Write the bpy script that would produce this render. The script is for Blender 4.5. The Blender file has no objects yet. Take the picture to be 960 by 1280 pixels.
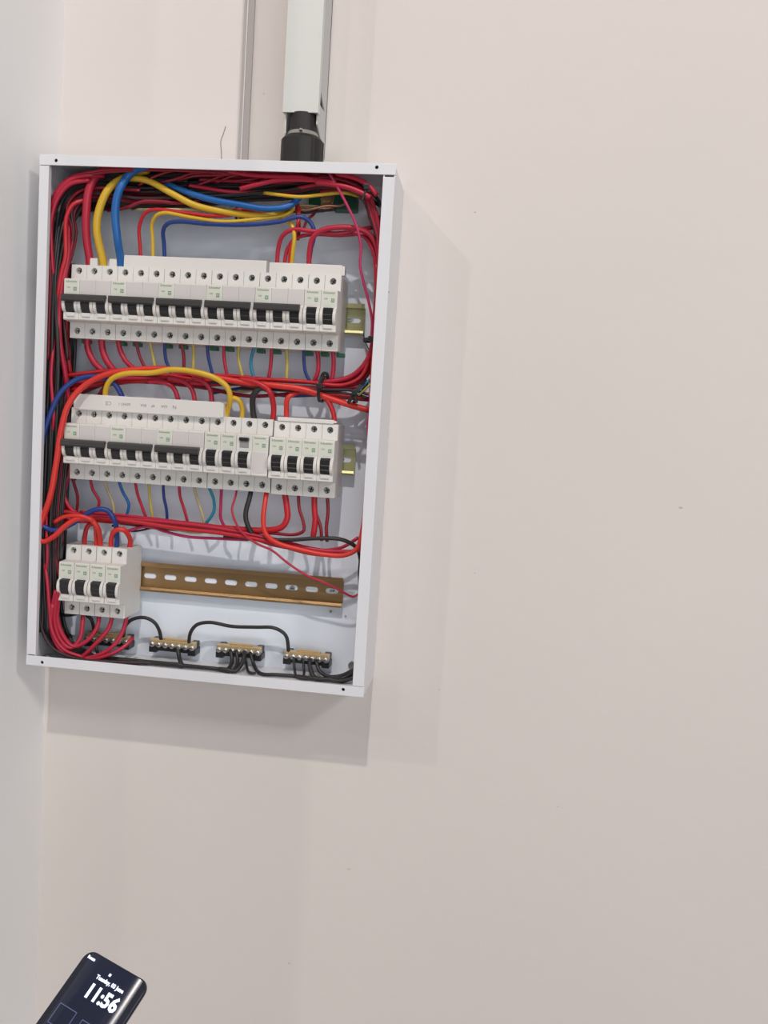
import bpy, bmesh, math, random
from mathutils import Vector, Matrix
random.seed(7)
sc = bpy.context.scene

# ------------------------------------------------------------------ camera
# world: X right, Y into the wall (wall plane Y=0), Z up, metres; Z=0 is the underside of the enclosure
F_PX = 1108.0
YAW, PITCH, ROLL = -0.1157, -0.0890, 0.0623
CAM = Vector((0.5068, -1.0197, 0.2876))
FW = Vector((math.sin(YAW)*math.cos(PITCH), math.cos(YAW)*math.cos(PITCH), math.sin(PITCH)))
_r = FW.cross(Vector((0, 0, 1))).normalized(); _u = _r.cross(FW)
RT = math.cos(ROLL)*_r + math.sin(ROLL)*_u
UP = -math.sin(ROLL)*_r + math.cos(ROLL)*_u
cd = bpy.data.cameras.new('camera'); cam = bpy.data.objects.new('camera', cd)
sc.collection.objects.link(cam)
M = Matrix((RT, UP, -FW)).transposed().to_4x4(); M.translation = CAM
cam.matrix_world = M
cd.sensor_fit = 'HORIZONTAL'; cd.sensor_width = 36; cd.lens = F_PX/960*36; cd.clip_start = 0.01
sc.camera = cam

def at(u, v, Y):
    """measured point of the photograph placed on the plane at depth Y"""
    d = FW + (u-480)/F_PX*RT + (640-v)/F_PX*UP
    return CAM + (Y-CAM.y)/d.y*d

# ------------------------------------------------------------------ light
sc.view_settings.view_transform = 'Standard'; sc.view_settings.look = 'None'
sc.view_settings.gamma = 1; sc.view_settings.use_curve_mapping = False
sc.view_settings.exposure = -0.13
w = bpy.data.worlds.new('room_light'); sc.world = w; w.use_nodes = True
bgn = w.node_tree.nodes['Background']
bgn.inputs[0].default_value = (0.93, 0.96, 1.0, 1); bgn.inputs[1].default_value = 0.13

def lamp(name, loc, power, radius, col):
    l = bpy.data.lights.new(name, 'POINT'); l.energy = power; l.shadow_soft_size = radius; l.color = col
    o = bpy.data.objects.new(name, l); sc.collection.objects.link(o); o.location = loc
lamp('ceiling_lamp', (0.425, -2.30, 2.87), 188.0, 0.036, (1.0, 0.93, 0.885))
lamp('ceiling_lamp', (-1.82, -2.40, 2.73), 66.0, 0.04, (1.0, 0.93, 0.88))
lamp('ceiling_lamp', (-0.90, -3.40, 2.80), 34.0, 0.04, (1.0, 0.93, 0.88))
lamp('ceiling_lamp', (2.9, -2.4, 2.2), 150.0, 0.26, (1.0, 0.96, 0.93))
# broad cool fill light added behind the photographer, no window known there
al = bpy.data.lights.new('front_fill', 'AREA'); al.shape = 'RECTANGLE'; al.size = 2.4; al.size_y = 2.6; al.energy = 43.0
al.color = (0.90, 0.955, 1.0)
ao = bpy.data.objects.new('front_fill', al); sc.collection.objects.link(ao); ao.location = (1.9, -3.2, 0.10)
ao.rotation_euler = (Vector((0.2, 0, 0.2))-ao.location).to_track_quat('-Z', 'Y').to_euler()

# ------------------------------------------------------------------ materials
def lin(c):
    c = c/255.0
    return c/12.92 if c <= 0.04045 else ((c+0.055)/1.055)**2.4
def rgb(r, g, b): return (lin(r), lin(g), lin(b), 1)
def mat(name, col, rough=0.5, metal=0.0, var=0.04, scale=60, bump=0.0, bscale=300, bdist=0.0005, coat=0.0, emit=None, es=1.0):
    m = bpy.data.materials.new(name); m.use_nodes = True
    nt = m.node_tree; b = nt.nodes['Principled BSDF']
    b.inputs['Roughness'].default_value = rough; b.inputs['Metallic'].default_value = metal
    b.inputs['Coat Weight'].default_value = coat
    tc = nt.nodes.new('ShaderNodeTexCoord')
    n = nt.nodes.new('ShaderNodeTexNoise'); n.inputs['Scale'].default_value = scale; n.inputs['Detail'].default_value = 3
    nt.links.new(tc.outputs['Object'], n.inputs['Vector'])
    mx = nt.nodes.new('ShaderNodeMix'); mx.data_type = 'RGBA'
    c1 = [max(0, c*(1-var)) for c in col[:3]]+[1]; c2 = [min(1, c*(1+var)) for c in col[:3]]+[1]
    mx.inputs[6].default_value = c1; mx.inputs[7].default_value = c2
    nt.links.new(n.outputs['Fac'], mx.inputs[0]); nt.links.new(mx.outputs[2], b.inputs['Base Color'])
    if bump:
        n2 = nt.nodes.new('ShaderNodeTexNoise'); n2.inputs['Scale'].default_value = bscale; n2.inputs['Detail'].default_value = 4
        nt.links.new(tc.outputs['Object'], n2.inputs['Vector'])
        bp = nt.nodes.new('ShaderNodeBump'); bp.inputs['Strength'].default_value = bump; bp.inputs['Distance'].default_value = bdist
        nt.links.new(n2.outputs['Fac'], bp.inputs['Height']); nt.links.new(bp.outputs['Normal'], b.inputs['Normal'])
    if emit:
        b.inputs['Emission Color'].default_value = emit; b.inputs['Emission Strength'].default_value = es
    return m
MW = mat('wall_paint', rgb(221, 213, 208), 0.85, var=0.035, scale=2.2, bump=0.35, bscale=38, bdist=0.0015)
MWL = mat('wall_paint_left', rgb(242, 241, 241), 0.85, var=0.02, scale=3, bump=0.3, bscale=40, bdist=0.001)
MFL = mat('floor_concrete', rgb(150, 140, 132), 0.8, var=0.1, scale=4)
MBOX = mat('white_powder_coat', rgb(226, 226, 230), 0.38, var=0.01, bump=0.1, bscale=500, bdist=0.0002)
MPL = mat('white_back_sheet', rgb(233, 240, 250), 0.5, var=0.015, scale=12)
MDK = mat('dark_hole', rgb(25, 25, 27), 0.8)
MBR = mat('breaker_plastic', rgb(223, 220, 215), 0.45, var=0.01)
MBR2 = mat('breaker_face_plastic', rgb(210, 204, 201), 0.5, var=0.01)
MLAB = mat('printed_label', rgb(214, 215, 202), 0.5, var=0.03, scale=500)
MLOGO = mat('logo_green', rgb(118, 150, 124), 0.5)
MINK = mat('green_ink', rgb(95, 130, 100), 0.6)
MGREY = mat('grey_ink', rgb(150, 148, 146), 0.6)
MBLK = mat('black_plastic', rgb(38, 37, 39), 0.38)
MTIE = mat('grey_black_bar', rgb(62, 60, 60), 0.42)
MCHK = mat('guard_plastic', rgb(222, 217, 212), 0.35)
MSCR = mat('zinc_screw', rgb(200, 200, 195), 0.3, 0.85, var=0.2, scale=900)
MGRN = mat('green_clip', rgb(30, 92, 66), 0.45)
MCOV = mat('busbar_cover_plastic', rgb(222, 218, 213), 0.5, var=0.01)
MRB = mat('passivated_brown_rail', rgb(172, 140, 99), 0.34, 0.7, var=0.16, scale=25)
MRY = mat('passivated_yellow_rail', rgb(190, 188, 140), 0.34, 0.75, var=0.14, scale=25)
MBRS = mat('brass', rgb(218, 190, 142), 0.35, 0.7, var=0.15, scale=300)
MCOP = mat('bare_copper', rgb(205, 150, 120), 0.35, 0.7, var=0.1, scale=300)
MTRK = mat('white_pvc', rgb(212, 213, 208), 0.45, var=0.01)
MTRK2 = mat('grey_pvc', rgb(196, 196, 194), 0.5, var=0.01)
MSTR = mat('pale_grey_strip', rgb(174, 164, 162), 0.6, var=0.01)
MGL = mat('black_nylon', rgb(25, 22, 21), 0.55, var=0.1, scale=80)
MCLR = mat('clear_seal', rgb(140, 136, 130), 0.3)
def ins(name, c, rough=0.38): return mat(name, rgb(*c), rough, var=0.06, scale=40)
WC = {'crimson': ins('crimson_insulation', (180, 34, 60)), 'red': ins('red_insulation', (188, 32, 42)),
      'orange-red': ins('orange_red_insulation', (212, 50, 42)), 'dark red': ins('dark_red_insulation', (136, 24, 42)),
      'magenta': ins('magenta_insulation', (182, 44, 92)), 'black': ins('black_insulation', (44, 42, 43), 0.42),
      'brown-black': ins('brown_black_insulation', (56, 34, 38), 0.45),
      'yellow': ins('yellow_insulation', (216, 174, 46)), 'olive': ins('olive_insulation', (190, 176, 92)),
      'tan': ins('tan_insulation', (188, 174, 132)), 'blue': ins('blue_insulation', (26, 98, 168)),
      'dark blue': ins('dark_blue_insulation', (30, 58, 128)), 'teal': ins('teal_insulation', (42, 132, 164))}
MPH = mat('phone_glass', rgb(20, 24, 40), 0.23, var=0.3, scale=30, emit=rgb(34, 42, 72), es=0.30)
MPHF = mat('phone_frame', rgb(52, 54, 66), 0.28, 0.6)
MWHT = mat('screen_white', rgb(230, 235, 255), 0.3, emit=rgb(215, 225, 255), es=1.0)
MDIM = mat('screen_dim', rgb(60, 70, 100), 0.3, emit=rgb(110, 122, 160), es=0.5)

# ------------------------------------------------------------------ mesh helpers
def link(o, parent=None):
    sc.collection.objects.link(o)
    if parent: o.parent = parent
    return o
def obj(name, me, m, parent=None, loc=None, smooth=False):
    if isinstance(me, bmesh.types.BMesh):
        b = me; me = bpy.data.meshes.new(name); bmesh.ops.recalc_face_normals(b, faces=b.faces); b.to_mesh(me); b.free()
    if m and not me.materials: me.materials.append(m)
    if smooth:
        for p in me.polygons: p.use_smooth = True
    o = bpy.data.objects.new(name, me); link(o, parent)
    if loc is not None: o.location = loc
    return o
def thing(name, label, cat, loc=(0, 0, 0), group=None):
    o = bpy.data.objects.new(name, None); o.empty_display_size = 0.01; link(o); o.location = loc
    return tag(o, label, cat, group)
def tag(o, label=None, cat=None, group=None):
    if label: o['label'] = label
    if cat: o['category'] = cat
    if group: o['group'] = group
    return o
def struct(o): o['kind'] = 'structure'; return o
def box(b, x0, x1, y0, y1, z0, z1, bev=0.0):
    r = bmesh.ops.create_cube(b, size=1)
    for v in r['verts']:
        v.co = Vector(((x0+x1)/2+v.co.x*(x1-x0), (y0+y1)/2+v.co.y*(y1-y0), (z0+z1)/2+v.co.z*(z1-z0)))
    if bev:
        es = {e for v in r['verts'] for e in v.link_edges}
        bmesh.ops.bevel(b, geom=list(es), offset=bev, segments=2, affect='EDGES', profile=0.6)
    return b
def bx(*a, **k): return box(bmesh.new(), *a, **k)
def cyl(b, c, axis, r, h, n=20, r2=None):
    q = Vector((0, 0, 1)).rotation_difference(Vector(axis).normalized()).to_matrix().to_4x4()
    bmesh.ops.create_cone(b, cap_ends=True, segments=n, radius1=r, radius2=r if r2 is None else r2, depth=h,
                          matrix=Matrix.Translation(c) @ q)
    return b
def prism_x(b, prof, x0, x1):
    """profile of (y,z) points extruded along X"""
    A = [b.verts.new((x0, y, z)) for y, z in prof]; B = [b.verts.new((x1, y, z)) for y, z in prof]
    n = len(prof); b.faces.new(A[::-1]); b.faces.new(B)
    for i in range(n): b.faces.new((A[i], A[(i+1) % n], B[(i+1) % n], B[i]))
    return b
def spline(P, step=0.005):
    P = [Vector(p) for p in P]
    if len(P) == 2: return P
    Q = [2*P[0]-P[1]]+P+[2*P[-1]-P[-2]]; out = []
    for i in range(1, len(Q)-2):
        p0, p1, p2, p3 = Q[i-1:i+3]
        n = max(2, min(12, int((p2-p1).length/step)+1))
        t0 = 0; t1 = max(1e-6, (p1-p0).length**.5); t2 = t1+max(1e-6, (p2-p1).length**.5); t3 = t2+max(1e-6, (p3-p2).length**.5)
        for k in range(n):
            t = t1+(t2-t1)*k/n
            A1 = (t1-t)/(t1-t0)*p0+(t-t0)/(t1-t0)*p1; A2 = (t2-t)/(t2-t1)*p1+(t-t1)/(t2-t1)*p2; A3 = (t3-t)/(t3-t2)*p2+(t-t2)/(t3-t2)*p3
            B1 = (t2-t)/(t2-t0)*A1+(t-t0)/(t2-t0)*A2; B2 = (t3-t)/(t3-t1)*A2+(t-t1)/(t3-t1)*A3
            out.append((t2-t)/(t2-t1)*B1+(t-t1)/(t2-t1)*B2)
    out.append(P[-1]); return out
def tube(b, P, r, n=10):
    S = spline(P); up = None; rings = []
    for i, p in enumerate(S):
        t = (S[min(i+1, len(S)-1)]-S[max(i-1, 0)])
        t = t.normalized() if t.length > 1e-9 else Vector((0, 0, 1))
        if up is None:
            up = t.cross(Vector((0, 1, 0.13)));
            if up.length < 1e-3: up = t.cross(Vector((1, 0, 0)))
        up = (up-t*up.dot(t)).normalized(); s = t.cross(up)
        rings.append([b.verts.new(p+r*(math.cos(a)*up+math.sin(a)*s)) for a in [2*math.pi*k/n for k in range(n)]])
    for A, B in zip(rings, rings[1:]):
        for k in range(n): b.faces.new((A[k], A[(k+1) % n], B[(k+1) % n], B[k]))
    b.faces.new(rings[0]); b.faces.new(rings[-1][::-1])
    return b
def text_mesh(s, size, depth=0.00008, off=0.0):
    c = bpy.data.curves.new('t', 'FONT'); c.body = s; c.size = size; c.extrude = depth; c.resolution_u = 2; c.offset = off
    c.align_x = 'CENTER'; c.align_y = 'CENTER'
    o = bpy.data.objects.new('t', c); sc.collection.objects.link(o)
    me = bpy.data.meshes.new_from_object(o.evaluated_get(bpy.context.evaluated_depsgraph_get()))
    bpy.data.objects.remove(o); me.transform(Matrix.Rotation(math.pi/2, 4, 'X')); return me
def boolean(me, cut):
    a = bpy.data.objects.new('a', me); c = bpy.data.objects.new('c', cut)
    sc.collection.objects.link(a); sc.collection.objects.link(c)
    m = a.modifiers.new('b', 'BOOLEAN'); m.object = c; m.operation = 'DIFFERENCE'; m.solver = 'EXACT'
    out = bpy.data.meshes.new_from_object(a.evaluated_get(bpy.context.evaluated_depsgraph_get()))
    bpy.data.objects.remove(a); bpy.data.objects.remove(c); return out
def mesh_of(b, name='m'):
    bmesh.ops.recalc_face_normals(b, faces=b.faces); me = bpy.data.meshes.new(name); b.to_mesh(me); b.free(); return me
ORD = ['first', 'second', 'third', 'fourth', 'fifth', 'sixth', 'seventh', 'eighth', 'ninth', 'tenth', 'eleventh',
       'twelfth', 'thirteenth', 'fourteenth', 'fifteenth', 'sixteenth', 'seventeenth']

# ------------------------------------------------------------------ setting
FLOOR = -1.25
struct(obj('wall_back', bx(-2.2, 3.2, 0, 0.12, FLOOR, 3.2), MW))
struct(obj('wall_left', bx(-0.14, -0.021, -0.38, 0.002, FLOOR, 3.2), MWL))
struct(obj('floor', bx(-2.2, 3.2, -4.2, 0.12, FLOOR-0.1, FLOOR), MFL))
# hairline crack and small chips in the plaster
b = bmesh.new(); tube(b, [at(282, 158, -0.0002), at(279, 168, -0.0002), at(276, 176, -0.0002), at(276.5, 188, -0.0002), at(277, 200, -0.0002)], 0.0005, 6)
struct(obj('trim_crack', b, mat('crack_shadowed_plaster', rgb(150, 140, 134), 0.9)))
b = bmesh.new()
for (u, v, rr) in [(594, 265, .0012), (594, 716, .001), (851, 634, .002), (436, 1086, .0018), (362, 1204, .0016), (549, 862, .001), (697, 1008, .001), (330, 117, .001)]:
    p = at(u, v, 0); bmesh.ops.create_icosphere(b, subdivisions=1, radius=rr, matrix=Matrix.Translation(p) @ Matrix.Diagonal((1.4, .35, .8, 1)))
o = struct(obj('trim_chips', b, mat('plaster_chip', rgb(204, 195, 190), 0.9)))

# ------------------------------------------------------------------ enclosure
W, H, D = 0.388, 0.5641, 0.085
T = 0.0014; FT, FB, FL, FR = 0.0112, 0.0112, 0.0108, 0.0125
enc = thing('electrical_enclosure', 'open white steel distribution box mounted on the wall, cover removed', 'electrical box')
obj('back_panel', bx(T, W-T, -0.003, -0.0008, T, H-T), MPL, enc)
obj('side_panel', bx(0, T, -D+.001, -0.0008, 0, H), MBOX, enc)
obj('side_panel', bx(W-T, W, -D+.001, -0.0008, 0, H-.004, bev=.0006), MBOX, enc)
obj('top_panel', bx(T, W-T, -D+.001, -0.0008, H-T, H), MBOX, enc)
obj('bottom_panel', bx(T, W-T, -D+.001, -0.0008, 0, T), MBOX, enc)
def flange(x0, x1, z0, z1, holes=()):
    me = mesh_of(bx(x0, x1, -D, -D+T, z0, z1, bev=0.0004))
    if holes:
        c = bmesh.new()
        for x, z, r in holes: cyl(c, (x, -D, z), (0, 1, 0), r, 0.01, 14)
        me = boolean(me, mesh_of(c))
    return obj('front_flange', me, MBOX, enc)
def fz(u, v): p = at(u, v, -D); return p.x, p.z
tl, tr_, bl, br = fz(70, 200.5), fz(471, 209), fz(52.5, 828), fz(429, 862)
flange(-.0004, W+.0004, H-FT, H, [(*tl, .0019), (*tr_, .0019)])
flange(-.0004, W+.0004, 0, FB, [(*bl, .0019), (*br, .0019)])
flange(0, FL, FB+.0012, H-FT-.0006)
flange(W-FR, W, FB+.0006, H-FT-.0022)
# tucked lip behind each flange and dark fixing plugs behind the holes
for x0, x1, z0, z1 in ((T, FL, FB, H-FT), (W-FR, W-T, FB, H-FT)):
    obj('flange_return', bx(x0 if x0 < .1 else x0, x0+T if x0 > .1 else x1, -D+T, -D+.006, z0, z1) if x0 > .1 else bx(x1-T, x1, -D+T, -D+.006, z0, z1), MBOX, enc)
for (x, z) in (tl, tr_, bl, br):
    obj('screw_boss', cyl(bmesh.new(), (x, -D+.0040, z), (0, 1, 0), .0030, .003, 14), MDK, enc)
# knock-out plug on the right of the back panel, dark hole lower left, small holes
def plug(u, v, r, m, name, dep=.0025, par=enc):
    p = at(u, v, -.004); b = bmesh.new(); cyl(b, (p.x, -.003-dep/2, p.z), (0, 1, 0), r, dep, 18)
    return obj(name, b, m, par)
plug(441, 831, .0050, MSCR, 'grommet', .006); plug(86, 796, .0042, MDK, 'grommet', .003)
plug(413.5, 764.5, .0013, MGREY, 'rivet'); plug(432, 770, .0008, MGREY, 'rivet'); plug(66, 213, .003, MGREY, 'rivet')
plug(405, 530, .0012, MSCR, 'rivet')
# pair of countersunk spots on the right outer side
o = obj('side_screw', cyl(bmesh.new(), (W+.0002, -.080, .435), (1, 0, 0), .0009, .0008, 10), MGREY, enc)

# ------------------------------------------------------------------ DIN rails
def rail(x0, x1, zc, m, slots, label, yb=-.0080):
    t = thing('din_rail', label, 'rail', (0, 0, 0), None)
    b = bmesh.new()
    yf = -.0155; th = .001
    prof = [(yf, .0175), (yf-.0002, .0145), (yf, .0125), (yb, .0125), (yb, -.0125), (yf, -.0125), (yf-.0012, -.0152), (yf, -.0175),
            (yf+th, -.0175), (yf+th, -.0125-th), (yb+th, -.0125-th), (yb+th, .0125+th), (yf+th, .0125+th), (yf+th, .0175)]
    prism_x(b, [(y, z+zc) for y, z in prof], x0, x1)
    c = bmesh.new()
    for xc in slots:
        cyl(c, (xc-.0045, yb, zc), (0, 1, 0), .0031, .012, 14)
        box(c, xc-.0045, xc+.0045, yb-.006, yb+.006, zc-.0031, zc+.0031)
        cyl(c, (xc+.0045, yb, zc), (0, 1, 0), .0031, .012, 14)
    me = mesh_of(b)
    if slots:
        for xc in slots:
            c = bmesh.new(); pts = []
            for k in range(9): a = math.pi/2+math.pi*k/8; pts.append((xc-.0045+.0031*math.cos(a), zc+.0031*math.sin(a)))
            for k in range(9): a = -math.pi/2+math.pi*k/8; pts.append((xc+.0045+.0031*math.cos(a), zc+.0031*math.sin(a)))
            A = [c.verts.new((x, yb-.006, z)) for x, z in pts]; B = [c.verts.new((x, yb+.006, z)) for x, z in pts]
            n = len(pts); c.faces.new(A); c.faces.new(B[::-1])
            for i in range(n): c.faces.new((A[i], A[(i+1) % n], B[(i+1) % n], B[i]))
            me = boolean(me, mesh_of(c))
    obj('rail', me, m, t)
    obj('added_slot_backing', bx(x0+.002, x1-.002, yb+.0012, -.0031, zc-.0112, zc+.0112), MPL, t)  # white strip added behind the web so the slots show bright
    for xs in (x0+.02, x1-.015):
        obj('standoff', cyl(bmesh.new(), (xs, (yb-.003)/2+.0005, zc), (0, 1, 0), .0020, abs(yb+.003)-.0012, 12), MSCR, t)
    return t
R1, R2, R3 = .4129, .2540, .0971
p1 = at(455, 400, -.0155).x; p2 = at(443, 575, -.0155).x; p3 = at(428, 738, -.0155).x
rail(.02, p1, R1, MRY, [p1-.0125], 'yellow zinc mounting rail showing at the right of the top breaker row')
rail(.02, p2, R2, MRY, [p2-.0125], 'yellow zinc mounting rail showing at the right of the middle breaker row')
sl = [at(389.5 - 25.35*k, 738, -.0085).x for k in range(-1, 10)]
r3 = rail(.025, p3, R3+.0025, MRB, sl, 'long brown slotted mounting rail beside the four bottom breakers')
def screw_at(u, v, y, r, par, name='rail_screw'):
    p = at(u, v, y); b = bmesh.new()
    cyl(b, (p.x, y, p.z), (0, 1, 0), r, .0016, 16); o = obj(name, b, MSCR, par)
    b = bmesh.new(); box(b, p.x-r*.7, p.x+r*.7, y-.0011, y-.0007, p.z-.0003, p.z+.0003); obj('slot', b, MDK, o)
screw_at(365.5, 735.5, -.0089, .0030, r3); screw_at(417, 738.5, -.0085, .0016, r3)
screw_at(437, 399, -.0092, .0022, [o for o in sc.objects if o.name == 'din_rail'][0])

# ------------------------------------------------------------------ breakers (local: back at y=0, front toward -y)
MODW = .018; BB = -.013     # breaker backs
SH, NO = .0445, .0610       # shoulder and nose depths
prof = [(0, -.0385), (-.006, -.0405), (-SH, -.0405), (-SH-.0006, -.0235), (-NO+.001, -.0225), (-NO, -.0215), (-NO, .0215), (-NO+.001, .0225),
        (-SH-.0006, .0232), (-SH, .0405), (-.006, .0405), (0, .0385)]
def pole_mesh(toggle=True):
    b = bmesh.new(); prism_x(b, prof, .00012, MODW-.00012)
    bmesh.ops.recalc_face_normals(b, faces=b.faces)
    es = [e for e in b.edges if abs(e.verts[0].co.x-e.verts[1].co.x) < 1e-6]
    bmesh.ops.bevel(b, geom=es, offset=.00035, segments=1, affect='EDGES')
    me = mesh_of(b); c = bmesh.new()
    cyl(c, (.009, -SH, .0340), (0, 1, 0), .0036, .015, 18); cyl(c, (.009, -SH, -.0325), (0, 1, 0), .0036, .015, 18)
    me = boolean(me, mesh_of(c))
    if toggle:
        me = boolean(me, mesh_of(bx(.0036, .0144, -NO-.01, -NO+.006, -.0142, .0036)))
    return me
PM, PMB = pole_mesh(), pole_mesh(False)
PM.materials.append(MBR); PMB.materials.append(MBR)
def scr_mesh():
    b = bmesh.new(); cyl(b, (0, -.0008, 0), (0, 1, 0), .0031, .0016, 14)
    return mesh_of(b)
SM = scr_mesh(); SM.materials.append(MSCR)
b = bmesh.new(); box(b, -.0028, .0028, -.0019, -.0016, -.0005, .0005); box(b, -.0005, .0005, -.0019, -.0016, -.0028, .0028)
SSL = mesh_of(b); SSL.materials.append(MDK)
# toggle wedge with finger ridges
b = bmesh.new()
prism_x(b, [(-NO+.005, .0030), (-NO-.0046, .0030), (-NO-.0062, .0012), (-NO-.0048, -.0040), (-NO-.0052, -.0048), (-NO-.0030, -.0090), (-NO-.0034, -.0098), (-NO-.0010, -.0136), (-NO+.005, -.0136)], .0042, .0138)
TM = mesh_of(b); TM.materials.append(MBLK)
# curved guards on both sides of the toggle
b = bmesh.new()
for x0, x1 in ((.0003, .0036), (.0144, .0177)):
    pr = []
    for k in range(13):
        a = math.pi*k/12; pr.append((-NO+.001-.0062*math.sin(a), -.0056+.0088*math.cos(a)))
    prism_x(b, pr, x0, x1)
bmesh.ops.recalc_face_normals(b, faces=b.faces)
CM = mesh_of(b); CM.materials.append(MCHK)
CT = mesh_of(bx(.0042, .0138, -NO-.0016, -NO+.001, -.0186, -.0146, bev=.0004)); CT.materials.append(MCHK)
LM = mesh_of(bx(.0012, .0166, -NO-.00012, -NO+.0002, .0052, .0212)); LM.materials.append(MLAB)
FM = mesh_of(bx(.0006, .0174, -NO-.00016, -NO+.0002, .0050, .0212)); FM.materials.append(MBR2)
LG = bx(.0112, .0148, -NO-.00035, -NO-.0001, .0094, .0134)
LG = mesh_of(LG); LG.materials.append(MLOGO)
b = bmesh.new(); box(b, .0118, .0142, -NO-.0005, -NO-.0003, .0117, .0123); box(b, .0118, .0142, -NO-.0005, -NO-.0003, .0104, .0110)
LG2 = mesh_of(b); LG2.materials.append(MLAB)
TX = text_mesh('Schneider', .0033); TX.transform(Matrix.Translation((.0088, -NO-.0002, .0192))); TX.materials.append(MINK)
TX2 = text_mesh('C20', .0023); TX2.transform(Matrix.Translation((.0054, -NO-.0002, .0128))); TX2.materials.append(MINK)
GC = bmesh.new(); box(GC, -.0042, .0042, -.010, 0, -.0045, 0, bev=.0006)
GC = mesh_of(GC); GC.materials.append(MGRN)

def put(name, me, par, x=0.0, y=0.0, z=0.0):
    o = bpy.data.objects.new(name, me); link(o, par); o.location = (x, y, z); return o
def breaker(x, zc, poles, label, kind='mcb', clips=(), dz=0.0, group=None, name=None):
    t = thing(name or ('triple_pole_breaker' if poles == 3 else 'single_pole_breaker'), label, 'circuit breaker', (x, BB, zc+dz), group)
    for k in range(poles):
        blank = kind == 'rcbo' and k == 1
        body = put('pole_body', PMB if blank else PM, t, k*MODW)
        for z in (.0340, -.0325):
            s = put('terminal_screw', SM, body, .009+random.uniform(-.0002, .0002), -SH+.0055, z)
            s.rotation_euler = (0, random.uniform(0, 1.5), 0)
            put('screw_slot', SSL, body, s.location.x, s.location.y, z).rotation_euler = s.rotation_euler
            # sub-parts only: keep slot under the body
        if not blank:
            put('toggle', TM, t, k*MODW); put('toggle_guard', CM, t, k*MODW); put('catch_tab', CT, t, k*MODW)
        if kind == 'rcbo' and k == 0:
            b = bmesh.new(); box(b, .0034, .0146, -NO-.0028, -NO+.001, .0150, .0192, bev=.0012)
            obj('test_button', b, MBLK, t)
            obj('indicator_window', bx(.0040, .0142, -NO-.0006, -NO+.001, .0080, .0148, bev=.0003), MGREY, t)
            continue
        if k == 0 or blank:
            l = put('printed_label', LM, t, k*MODW)
            put('logo', LG, l); put('logo_stripes', LG2, l); put('lettering', TX, l); put('lettering', TX2, l)
        else:
            put('face_panel', FM, t, k*MODW)
        if blank:
            obj('blank_panel', bx(k*MODW+.0014, k*MODW+.0166, -NO-.0003, -NO+.001, -.0188, .0040, bev=.0002), MBR2, t)
    if poles == 3:
        b = bmesh.new()
        prism_x(b, [(-NO-.0030, .0052), (-NO-.0082, .0046), (-NO-.0092, .0030), (-NO-.0092, -.0016), (-NO-.0078, -.0028), (-NO-.0046, -.0030)], .0012, 3*MODW-.0030)
        obj('tie_bar', b, MTIE, t)
    for cx in clips:
        put('rail_clip', GC, t, cx, -.022, -.0408)
    return t
row1x = .0352-.009
for g in range(5):
    breaker(row1x+g*3*MODW+.00015*g, R1, 3, f'white three-pole circuit breaker with black tie bar, {ORD[g]} from the left in the top row', clips=(.0125,) if g == 0 else (.0008, .0190))
for k in range(2):
    breaker(row1x+(15+k)*MODW+.0008, R1, 1, ['white single circuit breaker in the top row, just right of the last three-pole unit', 'white single circuit breaker at the right end of the top row'][k], clips=(.0012,))
obj('rail_clip', GC.copy(), MGRN, [o for o in sc.objects if o.name.startswith('single_pole_breaker')][-1], (.0190, -.022, -.0408))
row2x = .0402-.009
STEP2 = .01796
for g in range(3):
    breaker(row2x+g*3*MODW, R2, 3, f'white three-pole circuit breaker with black tie bar, {ORD[g]} from the left in the middle row')
for k in range(2):
    breaker(row2x+(9+k)*MODW+.0005, R2, 1, ['white single circuit breaker in the middle row beside the three-pole units', 'white single circuit breaker in the middle row left of the unit with the oval button'][k])
breaker(row2x+11*MODW+.0006, R2, 2, 'two-module breaker with black oval test button and blank right half, middle row', 'rcbo', name='residual_current_breaker')
for k in range(4):
    breaker(row2x+(13+k)*MODW+.0018, R2-.0012, 1, f'white single circuit breaker, {ORD[k]} of the four at the right end of the middle row')
row3x = .0390-.009
for k in range(4):
    breaker(row3x+k*MODW*1.02, R3, 1, f'white single circuit breaker, {ORD[k]} from the left in the bottom row of four')

# busbar covers
def cover(u0, u1, zc, z0, z1, label, y0=-.0570, y1=-.0500, txt=None, slot=None):
    x0 = at(u0, 400 if zc > .3 else 500, y0).x; x1 = at(u1, 400 if zc > .3 else 510, y0).x
    t = thing('busbar_cover', label, 'busbar cover', (x0, 0, zc))
    L = x1-x0
    obj('cover_strip', bx(0, L, y0, y1, z0, z1, bev=.0008), MCOV, t)
    obj('end_cap', bx(L-.0005, L+.0028, y0+.001, y1, z0+.001, z1-.001, bev=.0006), MCOV, t)
    return t, L
ys = -.0575
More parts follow.
